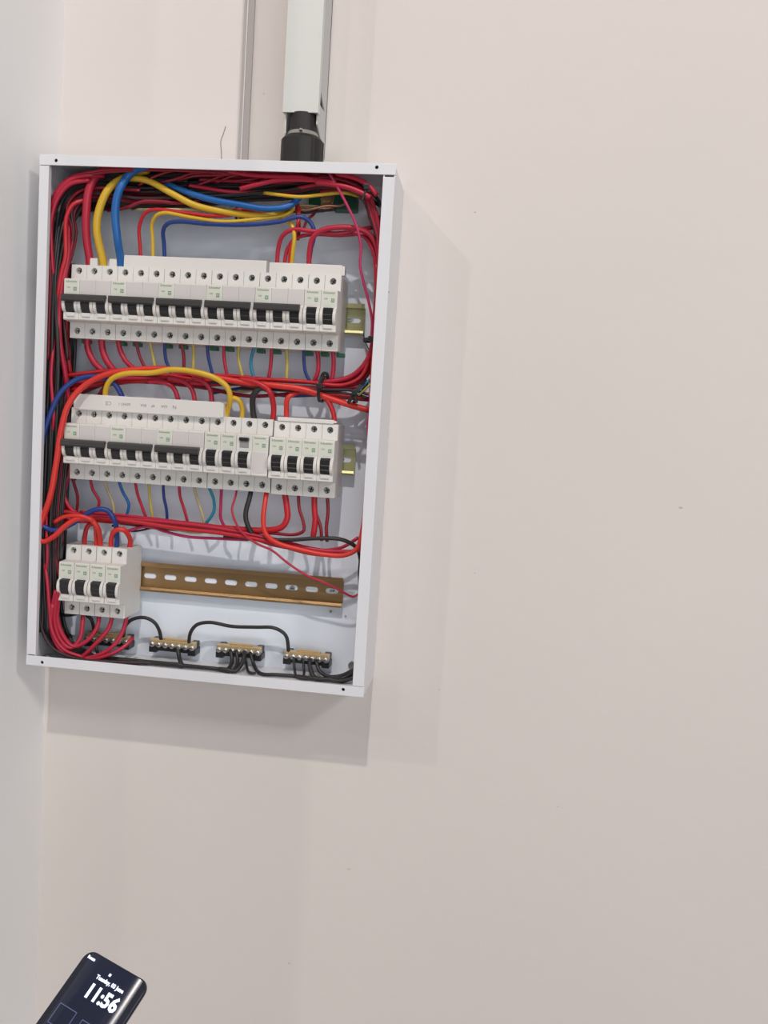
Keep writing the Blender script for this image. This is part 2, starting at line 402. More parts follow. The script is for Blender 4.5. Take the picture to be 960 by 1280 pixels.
# top row: a long and a shorter cover behind the screw shoulders, rising above them
c, L = cover(152, 330, R1, .0400, .0535, 'long white busbar cover above the top breaker row', -.0560, -.046)
obj('end_notch', bx(L+.0004, L+.0030, -.0562, -.048, .0385, .0532), MGREY, c)
cover(333, 424, R1, .0400, .0520, 'short white busbar cover at the right end of the top breaker row', -.0560, -.046)
for (u, l) in ((120, 'small white divider tab between the thick red and yellow cables'), (144, 'small white divider tab beside the thick blue cable')):
    p = at(u, 330, -.05); q = bmesh.new(); prism_x(q, [(-.056, .040), (-.046, .040), (-.046, .0505), (-.056, .0485)], -.0042, .0042)
    o = obj('terminal_divider', q, MCOV, None, (p.x, 0, R1)); tag(o, l, 'divider')
c, L = cover(92, 276, R2, .0385, .0560, 'white busbar cover with upside-down grey print above the middle row', -.0640, -.050)
for s, fx, sz in (('CE', .24, .0062), ('60947-1', .35, .0044), ('80A', .48, .0044), ('4P', .545, .0044), ('63A', .62, .0044), ('N', .69, .0060), ('', 0, 0)):
    if s:
        me = text_mesh(s, sz); me.transform(Matrix.Rotation(math.pi, 4, 'Y')); obj('print', me, MGREY, c, (L*fx, -.0641, .0475))
c, L = cover(348, 418, R2, .0395, .0440, 'thin white busbar strip over the four right breakers of the middle row', -.0590, -.049)

# ------------------------------------------------------------------ earth bars
def earth_bar(u0, v0, u1, v1, label, n=7):
    Y = -.018
    A, B_ = at(u0, v0, Y), at(u1, v1, Y); L = (B_-A).length
    t = thing('earth_bar', label, 'terminal bar', A); t.rotation_euler = (0, -math.atan2(B_.z-A.z, B_.x-A.x), 0)
    obj('brass_bar', bx(.001, L-.001, -.005, .004, -.0040, .0036, bev=.0010), MBRS, t)
    obj('top_strip', bx(L*.28, L*.78, -.0015, .0045, .0036, .0054, bev=.0004), MBRS, t)
    for x in (0.0, L-.0095):
        b = bmesh.new(); box(b, x, x+.0095, -.0045, .0145, -.0125, -.0040, bev=.0014); box(b, x+.001, x+.0085, .004, .0145, -.005, .0030, bev=.001)
        obj('foot', b, MBLK, t)
    obj('carrier', bx(.003, L-.003, -.0036, .0080, -.0100, -.0040, bev=.0012), MBLK, t)
    for k in range(n):
        x = .0042+(L-.0084)*k/(n-1)
        b = bmesh.new(); bmesh.ops.create_uvsphere(b, u_segments=12, v_segments=6, radius=.0036, matrix=Matrix.Translation((x, -.0052, -.0022)) @ Matrix.Diagonal((1, .7, 1, 1)))
        s = obj('clamp_screw', b, MSCR, t, smooth=True)
        obj('slot', bx(x-.0019, x+.0019, -.0077, -.0072, -.0025, -.0019), MDK, s)
    return t
earth_bar(107, 794, 163, 799, 'brass earth bar in black holder half hidden by crimson wires, bottom left')
earth_bar(188, 801, 246, 807, 'brass earth bar, second from the left, both black jumper loops meet on it')
earth_bar(271, 808, 328, 813, 'brass earth bar, third from the left, without a jumper loop')
earth_bar(355, 816, 413, 822, 'brass earth bar nearest the bottom right corner of the enclosure')

# green terminal strip up right
t = thing('green_terminal_strip', 'green plastic terminal strip with bare copper ends, top right inside enclosure', 'terminal strip', at(388, 254, -.012))
g0 = at(388, 254, -.012); g1 = at(447, 254, -.012); L = g1.x-g0.x
for x0, x1 in ((0, L*.26), (L*.52, L)):
    b = bmesh.new(); box(b, x0, x1, -.010, .008, -.008, .008, bev=.0008)
    obj('green_block', b, MGRN, t)
obj('brass_bar', bx(L*.02, L*.98, -.0085, -.002, -.004, .005, bev=.0006), MBRS, t)
for k in range(5):
    obj('clamp_screw', cyl(bmesh.new(), (L*(.28+.055*k), -.0095, .002), (0, 1, 0), .0016, .003, 10), MBRS, t)

# ------------------------------------------------------------------ wires
def inside(q, r):
    """keep a wire point between the panels of the enclosure"""
    u, v, Y = q; m_ = r+.0017
    Y = min(Y, -.0034-r); p = at(u, v, Y); d = p-CAM
    for ax, lim, sg in ((0, m_, 1), (2, m_, 1), (2, H-m_, -1)):
        if (p[ax]-lim)*sg < 0:
            t_ = (lim-CAM[ax])/d[ax]; p = CAM+d*t_; d = p-CAM
            if ax == 2 and sg == 1 and p.y < -.047: p.y = -.047; p.z = lim+.0012
            if p.y < -.0830+r: p.y = -.0830+r; p[ax] = lim
    p.x = min(p.x, W-m_)
    return p
def wire(col, r, pts, label, group=None, name='wire', jit=0):
    P = []
    for q in pts:
        P.append(inside(q, r))
    b = bmesh.new(); tube(b, P, r, 10 if r > .0022 else 8)
    o = obj(name, b, WC[col], smooth=True)
    tag(o, label, 'cable' if name == 'cable' else 'wire', group); return o
def dp(pts, y): return [(u, v, y) if True else 0 for u, v in pts]

# three thick feeders into the top left breaker
wire('crimson', .0045, [(150, 208, -.050), (128, 213, -.060), (113, 232, -.066), (108, 262, -.066), (108, 295, -.060), (112, 326, -.052), (112, 342, -.048)], 'thick crimson feeder cable curving down into the top left breaker', name='cable')
wire('yellow', .0043, [(185, 212, -.045), (160, 220, -.055), (137, 235, -.064), (124, 262, -.066), (121, 288, -.064), (129, 328, -.052), (131, 344, -.048)], 'thick yellow feeder cable curving down into the top left breaker', name='cable')
wire('blue', .0044, [(178, 200, -.052), (163, 217, -.066), (149, 238, -.071), (144, 265, -.070), (147, 300, -.066), (151, 326, -.053), (152, 344, -.048)], 'thick blue feeder cable curving down beside the top left breaker', name='cable')
# long upper runs
wire('yellow', .0035, [(158, 222, -.058), (185, 226, -.064), (215, 242, -.066), (245, 257, -.064), (290, 266, -.060), (330, 270, -.055), (352, 268, -.045), (368, 262, -.03)], 'thick yellow cable sweeping across the upper bundle from the blue feeder', name='cable')
wire('blue', .0034, [(205, 228, -.055), (225, 237, -.062), (262, 249, -.066), (300, 256, -.066), (335, 261, -.064), (362, 257, -.060), (376, 245, -.050)], 'thick blue cable sweeping across the upper bundle', name='cable')
wire('yellow', .0019, [(330, 241, -.062), (345, 243, -.066), (375, 246, -.066), (405, 243, -.064), (430, 241, -.060), (449, 245, -.050)], 'thin yellow wire lying along the upper bundle above the green terminal strip')
wire('dark red', .0020, [(135, 263, -.05), (160, 259, -.062), (178, 252, -.064), (200, 252, -.062), (228, 254, -.06), (250, 250, -.055)], 'dark red wire bowing out under the upper bundle right of the blue feeder')
wire('red', .0021, [(176, 330, -.045), (175, 305, -.050), (174, 285, -.055), (181, 267, -.060), (193, 262, -.062), (230, 266, -.062), (270, 270, -.060), (310, 266, -.055), (345, 262, -.045)], 'red wire bending down behind the long busbar cover, leftmost of three')
wire('yellow', .0021, [(191, 330, -.045), (191, 300, -.050), (190, 280, -.056), (196, 269, -.062), (205, 266, -.064), (240, 272, -.064), (280, 277, -.064), (320, 274, -.060), (360, 267, -.050), (372, 255, -.045)], 'yellow wire bending down behind the long busbar cover, middle of three')
wire('dark blue', .0023, [(206, 330, -.045), (205, 305, -.050), (204, 288, -.057), (209, 280, -.062), (222, 277, -.064), (260, 280, -.064), (310, 281, -.064), (350, 277, -.062), (376, 271, -.060), (388, 278, -.058), (393, 292, -.055), (389, 310, -.050), (386, 330, -.045)], 'dark blue wire running level above the busbar covers and bending down both ends')
wire('red', .0019, [(218, 262, -.045), (245, 272, -.055), (275, 268, -.058), (300, 262, -.056), (330, 266, -.05)], 'red wire crossing between the yellow cable and the busbar cover')
wire('tan', .0017, [(165, 262, -.045), (185, 262, -.058), (215, 262, -.060), (250, 263, -.055), (280, 268, -.05)], 'tan wire under the upper bundle beside the red bend')
wire('crimson', .0024, [(346, 335, -.045), (348, 310, -.050), (353, 295, -.055), (366, 287, -.058), (390, 289, -.058), (420, 292, -.056), (446, 288, -.05), (466, 284, -.045)], 'crimson wire rising from behind the short busbar cover, leftmost in its group')
wire('crimson', .0022, [(355, 335, -.044), (359, 312, -.048), (370, 298, -.050), (390, 293, -.050), (425, 294, -.048), (450, 292, -.044)], 'crimson wire rising from behind the short busbar cover, second in its group')
wire('orange-red', .0019, [(361, 335, -.044), (363, 312, -.050), (370, 290, -.052), (374, 270, -.050), (372, 255, -.045)], 'orange-red wire rising beside the yellow one above the short busbar cover')
wire('yellow', .0022, [(364, 335, -.047), (366, 315, -.054), (368, 295, -.058), (364, 280, -.056), (350, 274, -.05)], 'yellow wire dropping in front of the crimson bend above the short busbar cover')
wire('dark red', .0019, [(372, 300, -.04), (374, 285, -.045), (372, 268, -.05), (370, 255, -.045)], 'dark red wire hanging from the green terminal strip above the yellow drop')
wire('dark red', .0016, [(396, 262, -.035), (391, 269, -.04), (384, 275, -.045), (378, 290, -.045)], 'short dark red wire bending left under the green terminal strip')
wire('crimson', .0029, [(386, 335, -.050), (387, 312, -.056), (391, 297, -.060), (402, 288, -.062), (425, 284, -.062), (447, 286, -.060), (463, 294, -.056), (472, 312, -.054), (474, 345, -.054), (471, 385, -.052), (467, 425, -.052), (458, 452, -.050), (440, 470, -.046), (420, 476, -.044), (395, 478, -.042)], 'thick crimson loop from behind the short busbar cover round the right side', name='cable')
wire('crimson', .0026, [(440, 290, -.050), (456, 296, -.050), (467, 315, -.050), (471, 350, -.048), (468, 400, -.046), (463, 445, -.044), (450, 467, -.042), (425, 484, -.040), (400, 487, -.038)], 'crimson cable inside the right-hand loop', name='cable')
wire('magenta', .0015, [(409, 212, -.076), (424, 238, -.074), (437, 263, -.072), (447, 287, -.070), (451, 310, -.068), (450, 332, -.066), (455, 355, -.064), (461, 378, -.062), (465, 402, -.060), (464, 425, -.058)], 'thin magenta wire hanging diagonally from the top edge to the right bundle')
wire('black', .0006, [(452, 396, -.006), (453, 410, -.006), (456, 425, -.006), (462, 440, -.010), (464, 455, -.010)], 'hair-thin grey lead on the back panel right of the top rail')
# copper ends at the green strip
b = bmesh.new()
tube(b, [at(362, 262, -.045), at(385, 262, -.046), at(408, 257, -.044), at(425, 257, -.038), at(435, 252, -.03)], .0014, 8)
tube(b, [at(408, 257, -.036), at(416, 250, -.030), at(418, 243, -.028)], .0009, 8)
tube(b, [at(372, 259, -.044), at(395, 260, -.044), at(418, 260, -.036)], .0011, 8)
tag(obj('bare_conductor', b, MCOP, smooth=True), 'bare twisted copper conductors reaching into the green terminal strip', 'wire')
for i, (pts, c) in enumerate([([(365, 264), (380, 266), (400, 264), (420, 262)], 'brown-black'), ([(362, 258), (385, 257), (402, 259)], 'tan')]):
    wire(c, .0014, [(u, v, -.042) for u, v in pts], ['brown wire lying under the bare copper at the green strip', 'tan wire end pointing at the green strip'][i])

# upper bundle and left bundle
def xl(y):
    T_ = [(240, 64), (290, 63), (355, 60), (400, 58), (450, 56), (550, 53), (650, 49), (750, 47), (800, 49)]
    for (a, xa), (b_, xb) in zip(T_, T_[1:]):
        if y <= b_: return xa+(xb-xa)*(y-a)/(b_-a)
    return T_[-1][1]
def wd(y):
    T_ = [(240, 34), (290, 30), (355, 19), (400, 28), (450, 30), (550, 28), (650, 26), (750, 22), (800, 26)]
    for (a, xa), (b_, xb) in zip(T_, T_[1:]):
        if y <= b_: return xa+(xb-xa)*(y-a)/(b_-a)
    return T_[-1][1]
def strand(t, Y, y_end, x_end, jit=2.0, bottom=None, down=False, tt=None, YT=None):
    J = lambda s=1.0: random.uniform(-jit, jit)*s
    P = []
    if bottom:
        P += bottom
        ys_ = [y for y in (760, 690, 620, 540, 450) if y < bottom[-1][1]-20]
    else:
        ys_ = [y for y in (790, 720, 650, 580, 510, 450) if y <= y_end]
    for y in ys_: P.append((xl(y)+t*wd(y)+J(), y, Y+J(.001)))
    P.append((xl(355)+t*wd(355)+J(.4), 355, Y)); P.append((xl(290)+t*wd(290)+J(), 292, Y))
    # corner
    t = t if tt is None else tt
    if YT is not None: P[-1] = (P[-1][0], P[-1][1], (Y+YT)/2); Y = YT
    P.append((67+28*t+J(.5), 246+22*t, Y)); P.append((84+24*t, 224+27*t+J(.5), Y))
    P.append((116+12*t, 213+36*t+J(.5), Y))
    for x, lo, hi in ((175, 210, 260), (235, 211, 256), (300, 212, 252), (355, 213, 246), (400, 214, 240)):
        if x < x_end: P.append((x, lo+(hi-lo)*t+J(1.3), Y+J(.001)))
    if down:
        P += [(430, 217+22*t, Y), (455, 230+22*t, Y), (468-6*t, 258+14*t, Y), (476-5*t, 300, Y), (475-4*t, 350, Y), (472-4*t, 400, Y)]
    return P
gb = 'black wires bundled along the left side and top'
for k in range(40):
    t_ = (k+.5)/40; Y = [-.018, -.034, -.050, -.062, -.068, -.042][k % 6]
    if t_ > .72: Y = max(Y, -.052)
    YT = max(Y, -.050)
    col = 'black' if k % 3 else 'brown-black'
    bot = [(190+random.uniform(-40, 30), 832+random.uniform(-2, 1), -.045), (120, 826+2*(1-t_), -.045), (80, 815-5*t_, -.045), (58+12*t_, 790, Y)]
    wire(col, .0019, strand(t_*.86, Y, 800, random.choice([260, 330, 390, 430]), bottom=bot if k % 2 else None, tt=.12+t_*.92, YT=YT), 'black wire packed in the bundle up the left side of the enclosure', gb)
gr = 'red and maroon wires running up the left bundle and across the top'
for k in range(15):
    t_ = (k+.5)/15
    Y = -.070 if t_ < .16 else (-.028 if t_ < .6 else [-.060, -.046, -.054][k % 3])
    y_end = random.choice([420, 470, 500]) if t_ > .5 else random.choice([360, 450])
    wire(['crimson', 'dark red', 'brown-black', 'dark red', 'dark red'][k % 5], .0019, strand(t_ if t_ < .6 else .7+.34*t_, Y, y_end, random.choice([330, 400, 430]) if t_ < .6 else random.choice([200, 240, 300]), tt=t_*.95), 'red or maroon wire in the left bundle, bending over along the top', gr)
for k in range(6):
    t_ = k/5
    wire(['dark red', 'brown-black', 'black'][k % 3], .0019, [(66+12*t_, 780-20*k, -.060), (64+12*t_, 700, -.062), (66+12*t_, 640, -.058), (70+12*t_, 590, -.054), (74+14*t_, 540, -.050), (78+12*t_, 490, -.048)],
         'dark wire standing between the black bundle and the lower breaker rows', 'wires between the black bundle and the lower breakers')
for k in range(12):
    v0 = 236+2.3*k
    wire('brown-black' if k % 2 else 'black', .0021, [(92+random.uniform(-4, 4), v0+14-6*(k % 3), -.030), (125, v0+random.uniform(-2, 2), -.034), (175, v0-2+random.uniform(-2, 2), -.036), (235, v0-5+random.uniform(-2, 2), -.036), (295, min(v0-8, 252), -.032), (340+random.uniform(0, 50), min(v0-10, 246), -.028)],
         'dark brown wire deep in the band below the top edge', 'dark wires deep in the upper band')
for k in range(12):
    t_ = (k+.5)/12
    wire('black' if k % 3 else 'brown-black', .0022, [(q[0], q[1], -.014-.012*(k % 2)) for q in [(xl(y)+t_*(wd(y)+9)+random.uniform(-1.5, 1.5), y) for y in (330, 420, 500, 590, 680, 750)]]+[(60+30*t_, 800, -.03), (90+30*t_, 824, -.04)],
         'black wire deep at the back of the left bundle', 'black wires at the back of the left bundle')
gr2 = 'red wires over the top right corner'
for k in range(9):
    t_ = (k+.5)/9; Y = [-.062, -.050, -.038][k % 3]
    s = strand(t_, Y, 0, 470, down=True)
    s = [q for q in s if q[0] > 240 and q[1] < 420]
    s = [(250+random.uniform(-15, 10), 216+22*t_, Y)] + [q for q in s if q[0] > 270]
    wire(['crimson', 'red', 'crimson', 'dark red'][k % 4], .0021, s, 'red wire arching over the top right corner and down the right side', gr2)
for k in range(5):
    t_ = (k+.5)/5; Y = -.050-.003*k
    wire('black', .0019, [(q[0], q[1], Y) for q in strand(.35+.5*t_, Y, 0, 470, down=True) if q[0] > 200 and q[1] < 320], 'black wire arching with the red ones over the top right corner', 'black wires over the top right corner')
for k in range(7):
    x0 = 195+k*24
    wire('dark red', .0014, [(x0-22, 232-k % 3*3, -.060), (x0, 220+k % 2*4, -.068), (x0+26, 213+k % 3*3, -.070), (x0+60, 218+k % 2*3, -.066)], 'thin dark red wire tangled behind the top edge of the enclosure', 'tangled thin red wires at the top')
for k, (pts, r) in enumerate([([(285, 214), (315, 219), (345, 221), (375, 222), (392, 225)], .0024), ([(300, 236), (325, 230), (350, 225), (385, 225), (420, 228)], .0024),
                       ([(395, 228), (430, 233), (452, 241), (463, 247)], .0028), ([(420, 217), (445, 223), (462, 233), (471, 244)], .0026)]):
    wire('crimson', r, [(u, v, -.074) for u, v in pts], ['bright crimson wire right under the top edge, in front of the dark bundle', 'bright crimson wire rising to the right in the middle of the top bundle', 'bright crimson wire ending at the corner tie, lower of two', 'bright crimson wire bending at the corner tie, upper of two'][k])
# distinct reds at the upper left corner
wire('crimson', .0027, [(62, 275, -.070), (66, 256, -.072), (76, 236, -.073), (92, 223, -.073), (112, 219, -.070), (130, 220, -.06)], 'crimson wire arching round the top left corner, outermost')
wire('crimson', .0024, [(70, 400, -.048), (70, 365, -.060), (66, 335, -.068), (64, 305, -.071), (64, 275, -.072), (72, 248, -.074), (88, 230, -.074), (112, 225, -.070)], 'crimson wire arching round the top left corner, second')
wire('red', .0024, [(74, 430, -.050), (71, 395, -.064), (76, 345, -.070), (82, 320, -.070), (82, 295, -.068), (83, 272, -.068), (92, 255, -.066), (108, 250, -.06)], 'red wire bending in under the top left corner beside the crimson feeder')
wire('crimson', .0030, [(92, 600, -.030), (90, 540, -.040), (82, 470, -.056), (74, 420, -.066), (75, 380, -.068), (80, 345, -.068), (85, 318, -.064), (86, 285, -.058), (96, 258, -.050), (120, 246, -.044)], 'thick crimson cable swelling past the left end of the top breaker row', name='cable')
wire('red', .0026, [(88, 468, -.040), (84, 440, -.046), (83, 410, -.050), (81, 375, -.052), (84, 340, -.050), (88, 300, -.048)], 'red wire just left of the top breaker row, lower part')
wire('crimson', .0020, [(60, 590, -.040), (64, 560, -.060), (67, 520, -.072), (64, 470, -.073), (67, 430, -.066), (70, 400, -.045)], 'crimson wire over the black bundle left of the gap between rows')
wire('crimson', .0018, [(54, 770, -.050), (56, 730, -.066), (59, 700, -.071), (58, 650, -.070), (60, 610, -.060), (62, 580, -.040)], 'crimson wire over the black bundle left of the middle row')

# drops from the top row
drops1 = [('crimson', .0036, [(109, 420), (110, 436), (117, 452), (131, 466)]), ('crimson', .0038, [(127, 420), (128, 436), (134, 452), (146, 467)]),
 ('crimson', .0029, [(148, 424), (150, 437), (157, 451), (170, 463)]), ('dark red', .0019, [(170, 424), (173, 440), (177, 451), (183, 463)]),
 ('olive', .0018, [(187, 424), (190, 440), (193, 455), (195, 468)]), ('dark blue', .0020, [(206, 424), (206, 440), (208, 452), (214, 466)]),
 ('dark red', .0020, [(226, 426), (229, 440), (230, 452), (229, 470)]), ('olive', .0019, [(242, 426), (242, 445), (241, 470)]),
 ('dark blue', .0019, [(259, 427), (260, 444), (263, 458), (267, 472)]), ('crimson', .0020, [(280, 428), (280, 446), (282, 460), (285, 474)]),
 ('olive', .0019, [(299, 430), (298, 448), (301, 462), (304, 474)]), ('teal', .0019, [(319, 430), (314, 448), (314, 460), (319, 475)]),
 ('crimson', .0021, [(340, 431), (339, 448), (338, 460), (335, 478)]), ('olive', .0020, [(358, 432), (359, 450), (358, 478)]),
 ('dark blue', .0019, [(380, 433), (380, 452), (382, 466), (388, 478)]), ('crimson', .0025, [(396, 434), (398, 452), (397, 466), (391, 480)]),
 ('crimson', .0025, [(416, 435), (417, 452), (416, 468), (412, 482)])]
for i, (c, r, p) in enumerate(drops1):
    Y = -.044
    q = [(p[0][0], p[0][1]-4, -.045)]+[(u, v, -.045+.008*k/len(p)) for k, (u, v) in enumerate(p)]
    wire(c, r, q, f'{c} wire dropping from the {ORD[i]} bottom terminal of the top row')
# middle run
MB = [('red', .0022, [(80, 470), (110, 466), (150, 463), (200, 468), (260, 476), (320, 474), (380, 477), (430, 481), (452, 470), (464, 440)], -.050, 'red wire along the top of the middle bundle, turning up at the right'),
 ('dark red', .0021, [(86, 500), (110, 488), (140, 478), (190, 478), (250, 484), (310, 495), (380, 492), (440, 498), (462, 500)], -.034, 'dark red wire at the back of the middle bundle'),
 ('crimson', .0023, [(95, 478), (140, 474), (190, 472), (240, 468), (300, 480), (360, 483), (420, 486), (458, 482)], -.046, 'crimson wire in the middle of the middle bundle'),
 ('red', .0026, [(90, 488), (130, 478), (180, 476), (215, 470), (260, 474), (330, 484), (400, 492), (455, 497)], -.042, 'red wire low in the middle bundle'),
 ('crimson', .0024, [(140, 470), (200, 474), (250, 480), (330, 480), (400, 488), (430, 486), (458, 470), (467, 440)], -.038, 'crimson wire behind the middle bundle, turning up at the right'),
 ('red', .0021, [(84, 482), (140, 480), (220, 470), (290, 470), (350, 476), (400, 478), (440, 476), (460, 460)], -.040, 'red wire crossing behind the yellow one in the middle bundle'),
 ('black', .0016, [(262, 478), (300, 480), (350, 484), (400, 487), (440, 488), (464, 494)], -.054, 'thin black wire along the right half of the middle bundle'),
 ('brown-black', .0014, [(300, 486), (350, 488), (400, 490), (440, 493), (462, 498)], -.052, 'thin brown wire just under the black one in the middle bundle'),
 ('dark blue', .0019, [(262, 492), (290, 487), (320, 484), (350, 494), (395, 494)], -.032, 'dark blue wire at the back right of the middle bundle'),
 ('tan', .0016, [(265, 486), (300, 490), (335, 484), (380, 486)], -.033, 'tan wire at the back right of the middle bundle'),
 ('teal', .0012, [(446, 490), (455, 482), (462, 474)], -.055, 'short teal wire end at the right of the middle bundle'),
 ('olive', .0012, [(448, 494), (456, 487), (463, 480)], -.056, 'short olive wire end at the right of the middle bundle')]
for c, r, p, Y, l in MB: wire(c, r, [(u, v, Y) for u, v in p], l)
wire('orange-red', .0034, [(44, 668, -.076), (52, 652, -.077), (63, 620, -.078), (71, 575, -.078), (77, 535, -.078), (86, 505, -.076), (103, 484, -.072), (130, 469, -.068), (170, 462, -.066), (215, 462, -.064), (260, 470, -.062), (305, 478, -.060), (345, 482, -.060), (380, 487, -.058), (412, 498, -.056), (440, 507, -.054), (462, 513, -.052)], 'thick orange-red cable rising past the left of the middle row and crossing to the right', name='cable')
wire('yellow', .0031, [(133, 503, -.055), (132, 488, -.062), (139, 474, -.066), (158, 467, -.070), (190, 466, -.072), (215, 462, -.073), (245, 465, -.072), (270, 473, -.070), (284, 484, -.066), (288, 498, -.062), (284, 515, -.052), (281, 532, -.048)], 'thick yellow cable bridging over the middle busbar cover', name='cable')
wire('yellow', .0027, [(285, 497, -.060), (297, 499, -.060), (303, 512, -.052), (300, 534, -.048)], 'short yellow cable looping down right of the long yellow bridge', name='cable')
wire('dark blue', .0030, [(48, 572, -.074), (52, 556, -.075), (62, 520, -.075), (78, 488, -.072), (100, 473, -.066), (128, 472, -.062), (144, 481, -.060), (153, 497, -.055), (155, 505, -.053)], 'dark blue cable arching from the left edge to the middle busbar cover', name='cable')
wire('dark red', .0026, [(121, 502, -.050), (128, 488, -.052), (140, 478, -.050)], 'dark red wire end going behind the left of the middle busbar cover')
for i, (c, r, p) in enumerate([('crimson', .0028, [(185, 477), (205, 478), (217, 485), (223, 500)]), ('crimson', .0027, [(210, 472), (230, 477), (240, 487), (244, 503)]),
    ('crimson', .0028, [(240, 470), (256, 478), (263, 488), (265, 505)])]):
    wire(c, r, [(u, v, -.056+.002*k) for k, (u, v) in enumerate(p)], f'crimson wire bending down behind the middle busbar cover, {ORD[i]} of three')
wire('black', .0034, [(338, 482, -.056), (325, 485, -.058), (317, 494, -.058), (316, 512, -.052), (320, 534, -.048)], 'black cable curling down above the breaker with oval button', name='cable')
wire('red', .0031, [(300, 474, -.060), (322, 479, -.062), (336, 488, -.062), (342, 508, -.053), (340, 534, -.048)], 'red cable bending down right of the black curl', name='cable')
wire('orange-red', .0029, [(359, 536, -.048), (358, 512, -.052), (360, 497, -.056), (372, 490, -.050)], 'orange-red cable dropping to the first of the four right breakers', name='cable')
wire('red', .0028, [(395, 490, -.055), (407, 498, -.056), (416, 514, -.052), (419, 538, -.048)], 'red cable dropping to the last breaker of the middle row', name='cable')
# right side verticals
for i, (c, r, p, Y, l) in enumerate([
 ('crimson', .0022, [(474, 270), (480, 320), (477, 400), (471, 450), (467, 480), (466, 520), (464, 560), (460, 620), (457, 680)], -.046, 'crimson wire down the right side behind the flange'),
 ('red', .0026, [(470, 330), (471, 390), (467, 440), (464, 500), (463, 545), (459, 600), (455, 650), (448, 690)], -.052, 'red wire down the right side, the straightest one'),
 ('magenta', .0017, [(462, 490), (463, 510), (460, 530), (462, 560), (460, 590)], -.058, 'thin magenta wire at the right between the rows'),
 ('dark red', .0019, [(466, 420), (469, 470), (467, 530), (463, 600), (459, 660)], -.030, 'dark red wire at the back of the right side'),
 ('black', .0018, [(448, 690), (450, 700), (449, 715), (450, 735)], -.040, 'short black wire showing below the lower right bend')]):
    wire(c, r, [(u, v, Y) for u, v in p], l)

# drops from the middle row
drops2 = [('dark red', .0018, [(90, 592), (93, 606), (97, 620), (96, 642)]), ('crimson', .0018, [(113, 596), (116, 612), (124, 626), (120, 642)]),
 ('tan', .0017, [(131, 597), (134, 612), (140, 626), (143, 645)]), ('blue', .0018, [(148, 598), (153, 614), (161, 630), (158, 646)]),
 ('crimson', .0018, [(169, 600), (172, 618), (177, 632), (183, 648)]), ('olive', .0018, [(186, 601), (187, 620), (189, 635), (191, 650)]),
 ('dark blue', .0018, [(204, 602), (205, 622), (208, 636), (209, 652)]), ('crimson', .0018, [(224, 603), (225, 620), (230, 636), (235, 654)]),
 ('tan', .0018, [(242, 605), (246, 622), (252, 640), (256, 656)]), ('teal', .0019, [(260, 606), (267, 624), (267, 640), (256, 656)]),
 ('magenta', .0019, [(277, 608), (276, 630), (276, 648), (284, 664)])]
for i, (c, r, p) in enumerate(drops2):
    wire(c, r, [(p[0][0], p[0][1]-3, -.045)]+[(u, v, -.044+.004*k) for k, (u, v) in enumerate(p)], f'{c} wire dropping from the {ORD[i]} bottom terminal of the middle row')
wire('crimson', .0013, [(297, 606, -.045), (294, 622, -.050), (290, 636, -.054), (294, 652, -.058), (305, 668, -.060), (322, 680, -.060), (340, 688, -.058), (360, 704, -.054), (385, 720, -.050), (412, 731, -.046), (432, 742, -.040), (441, 746, -.036), (448, 743, -.034)], 'long thin crimson wire trailing diagonally over the brown rail')
wire('black', .0029, [(315, 607, -.045), (312, 622, -.050), (307, 642, -.052), (309, 655, -.052), (318, 670, -.048), (330, 674, -.045)], 'thick black wire dropping from the breaker with the oval button', name='cable')
wire('orange-red', .0028, [(334, 610, -.046), (331, 630, -.054), (329, 650, -.060), (332, 667, -.062), (345, 678, -.062), (375, 687, -.060), (405, 693, -.058), (430, 694, -.056), (446, 686, -.054), (453, 665, -.052), (458, 625, -.050), (463, 570, -.048), (464, 515, -.046)], 'orange-red cable sweeping under the middle row and up the right side', name='cable')
wire('red', .0036, [(355, 611, -.045), (358, 630, -.046), (359, 648, -.046), (352, 659, -.046), (330, 663, -.045), (290, 661, -.044), (250, 658, -.042)], 'thick red cable turning left under the first of the four right breakers', name='cable')
wire('dark red', .0019, [(373, 612, -.045), (374, 635, -.046), (379, 652, -.047), (380, 663, -.047), (370, 668, -.046), (345, 667, -.045), (310, 664, -.044)], 'dark red wire turning left under the second of the four right breakers')
wire('red', .0034, [(393, 614, -.045), (393, 635, -.045), (394, 650, -.044), (391, 674, -.042)], 'thick red cable dropping from the third of the four right breakers', name='cable')
wire('dark red', .0019, [(396, 644, -.042), (401, 660, -.041), (402, 676, -.040)], 'dark red wire branching beside the thick red drop')
wire('dark red', .0020, [(409, 616, -.045), (410, 640, -.044), (408, 660, -.043), (409, 677, -.042)], 'dark red wire dropping from the last of the four right breakers')
wire('black', .0023, [(280, 671, -.046), (320, 674, -.052), (360, 675, -.056), (395, 673, -.058), (425, 674, -.056), (440, 680, -.050), (449, 688, -.045)], 'black wire running level under the right half of the middle row')
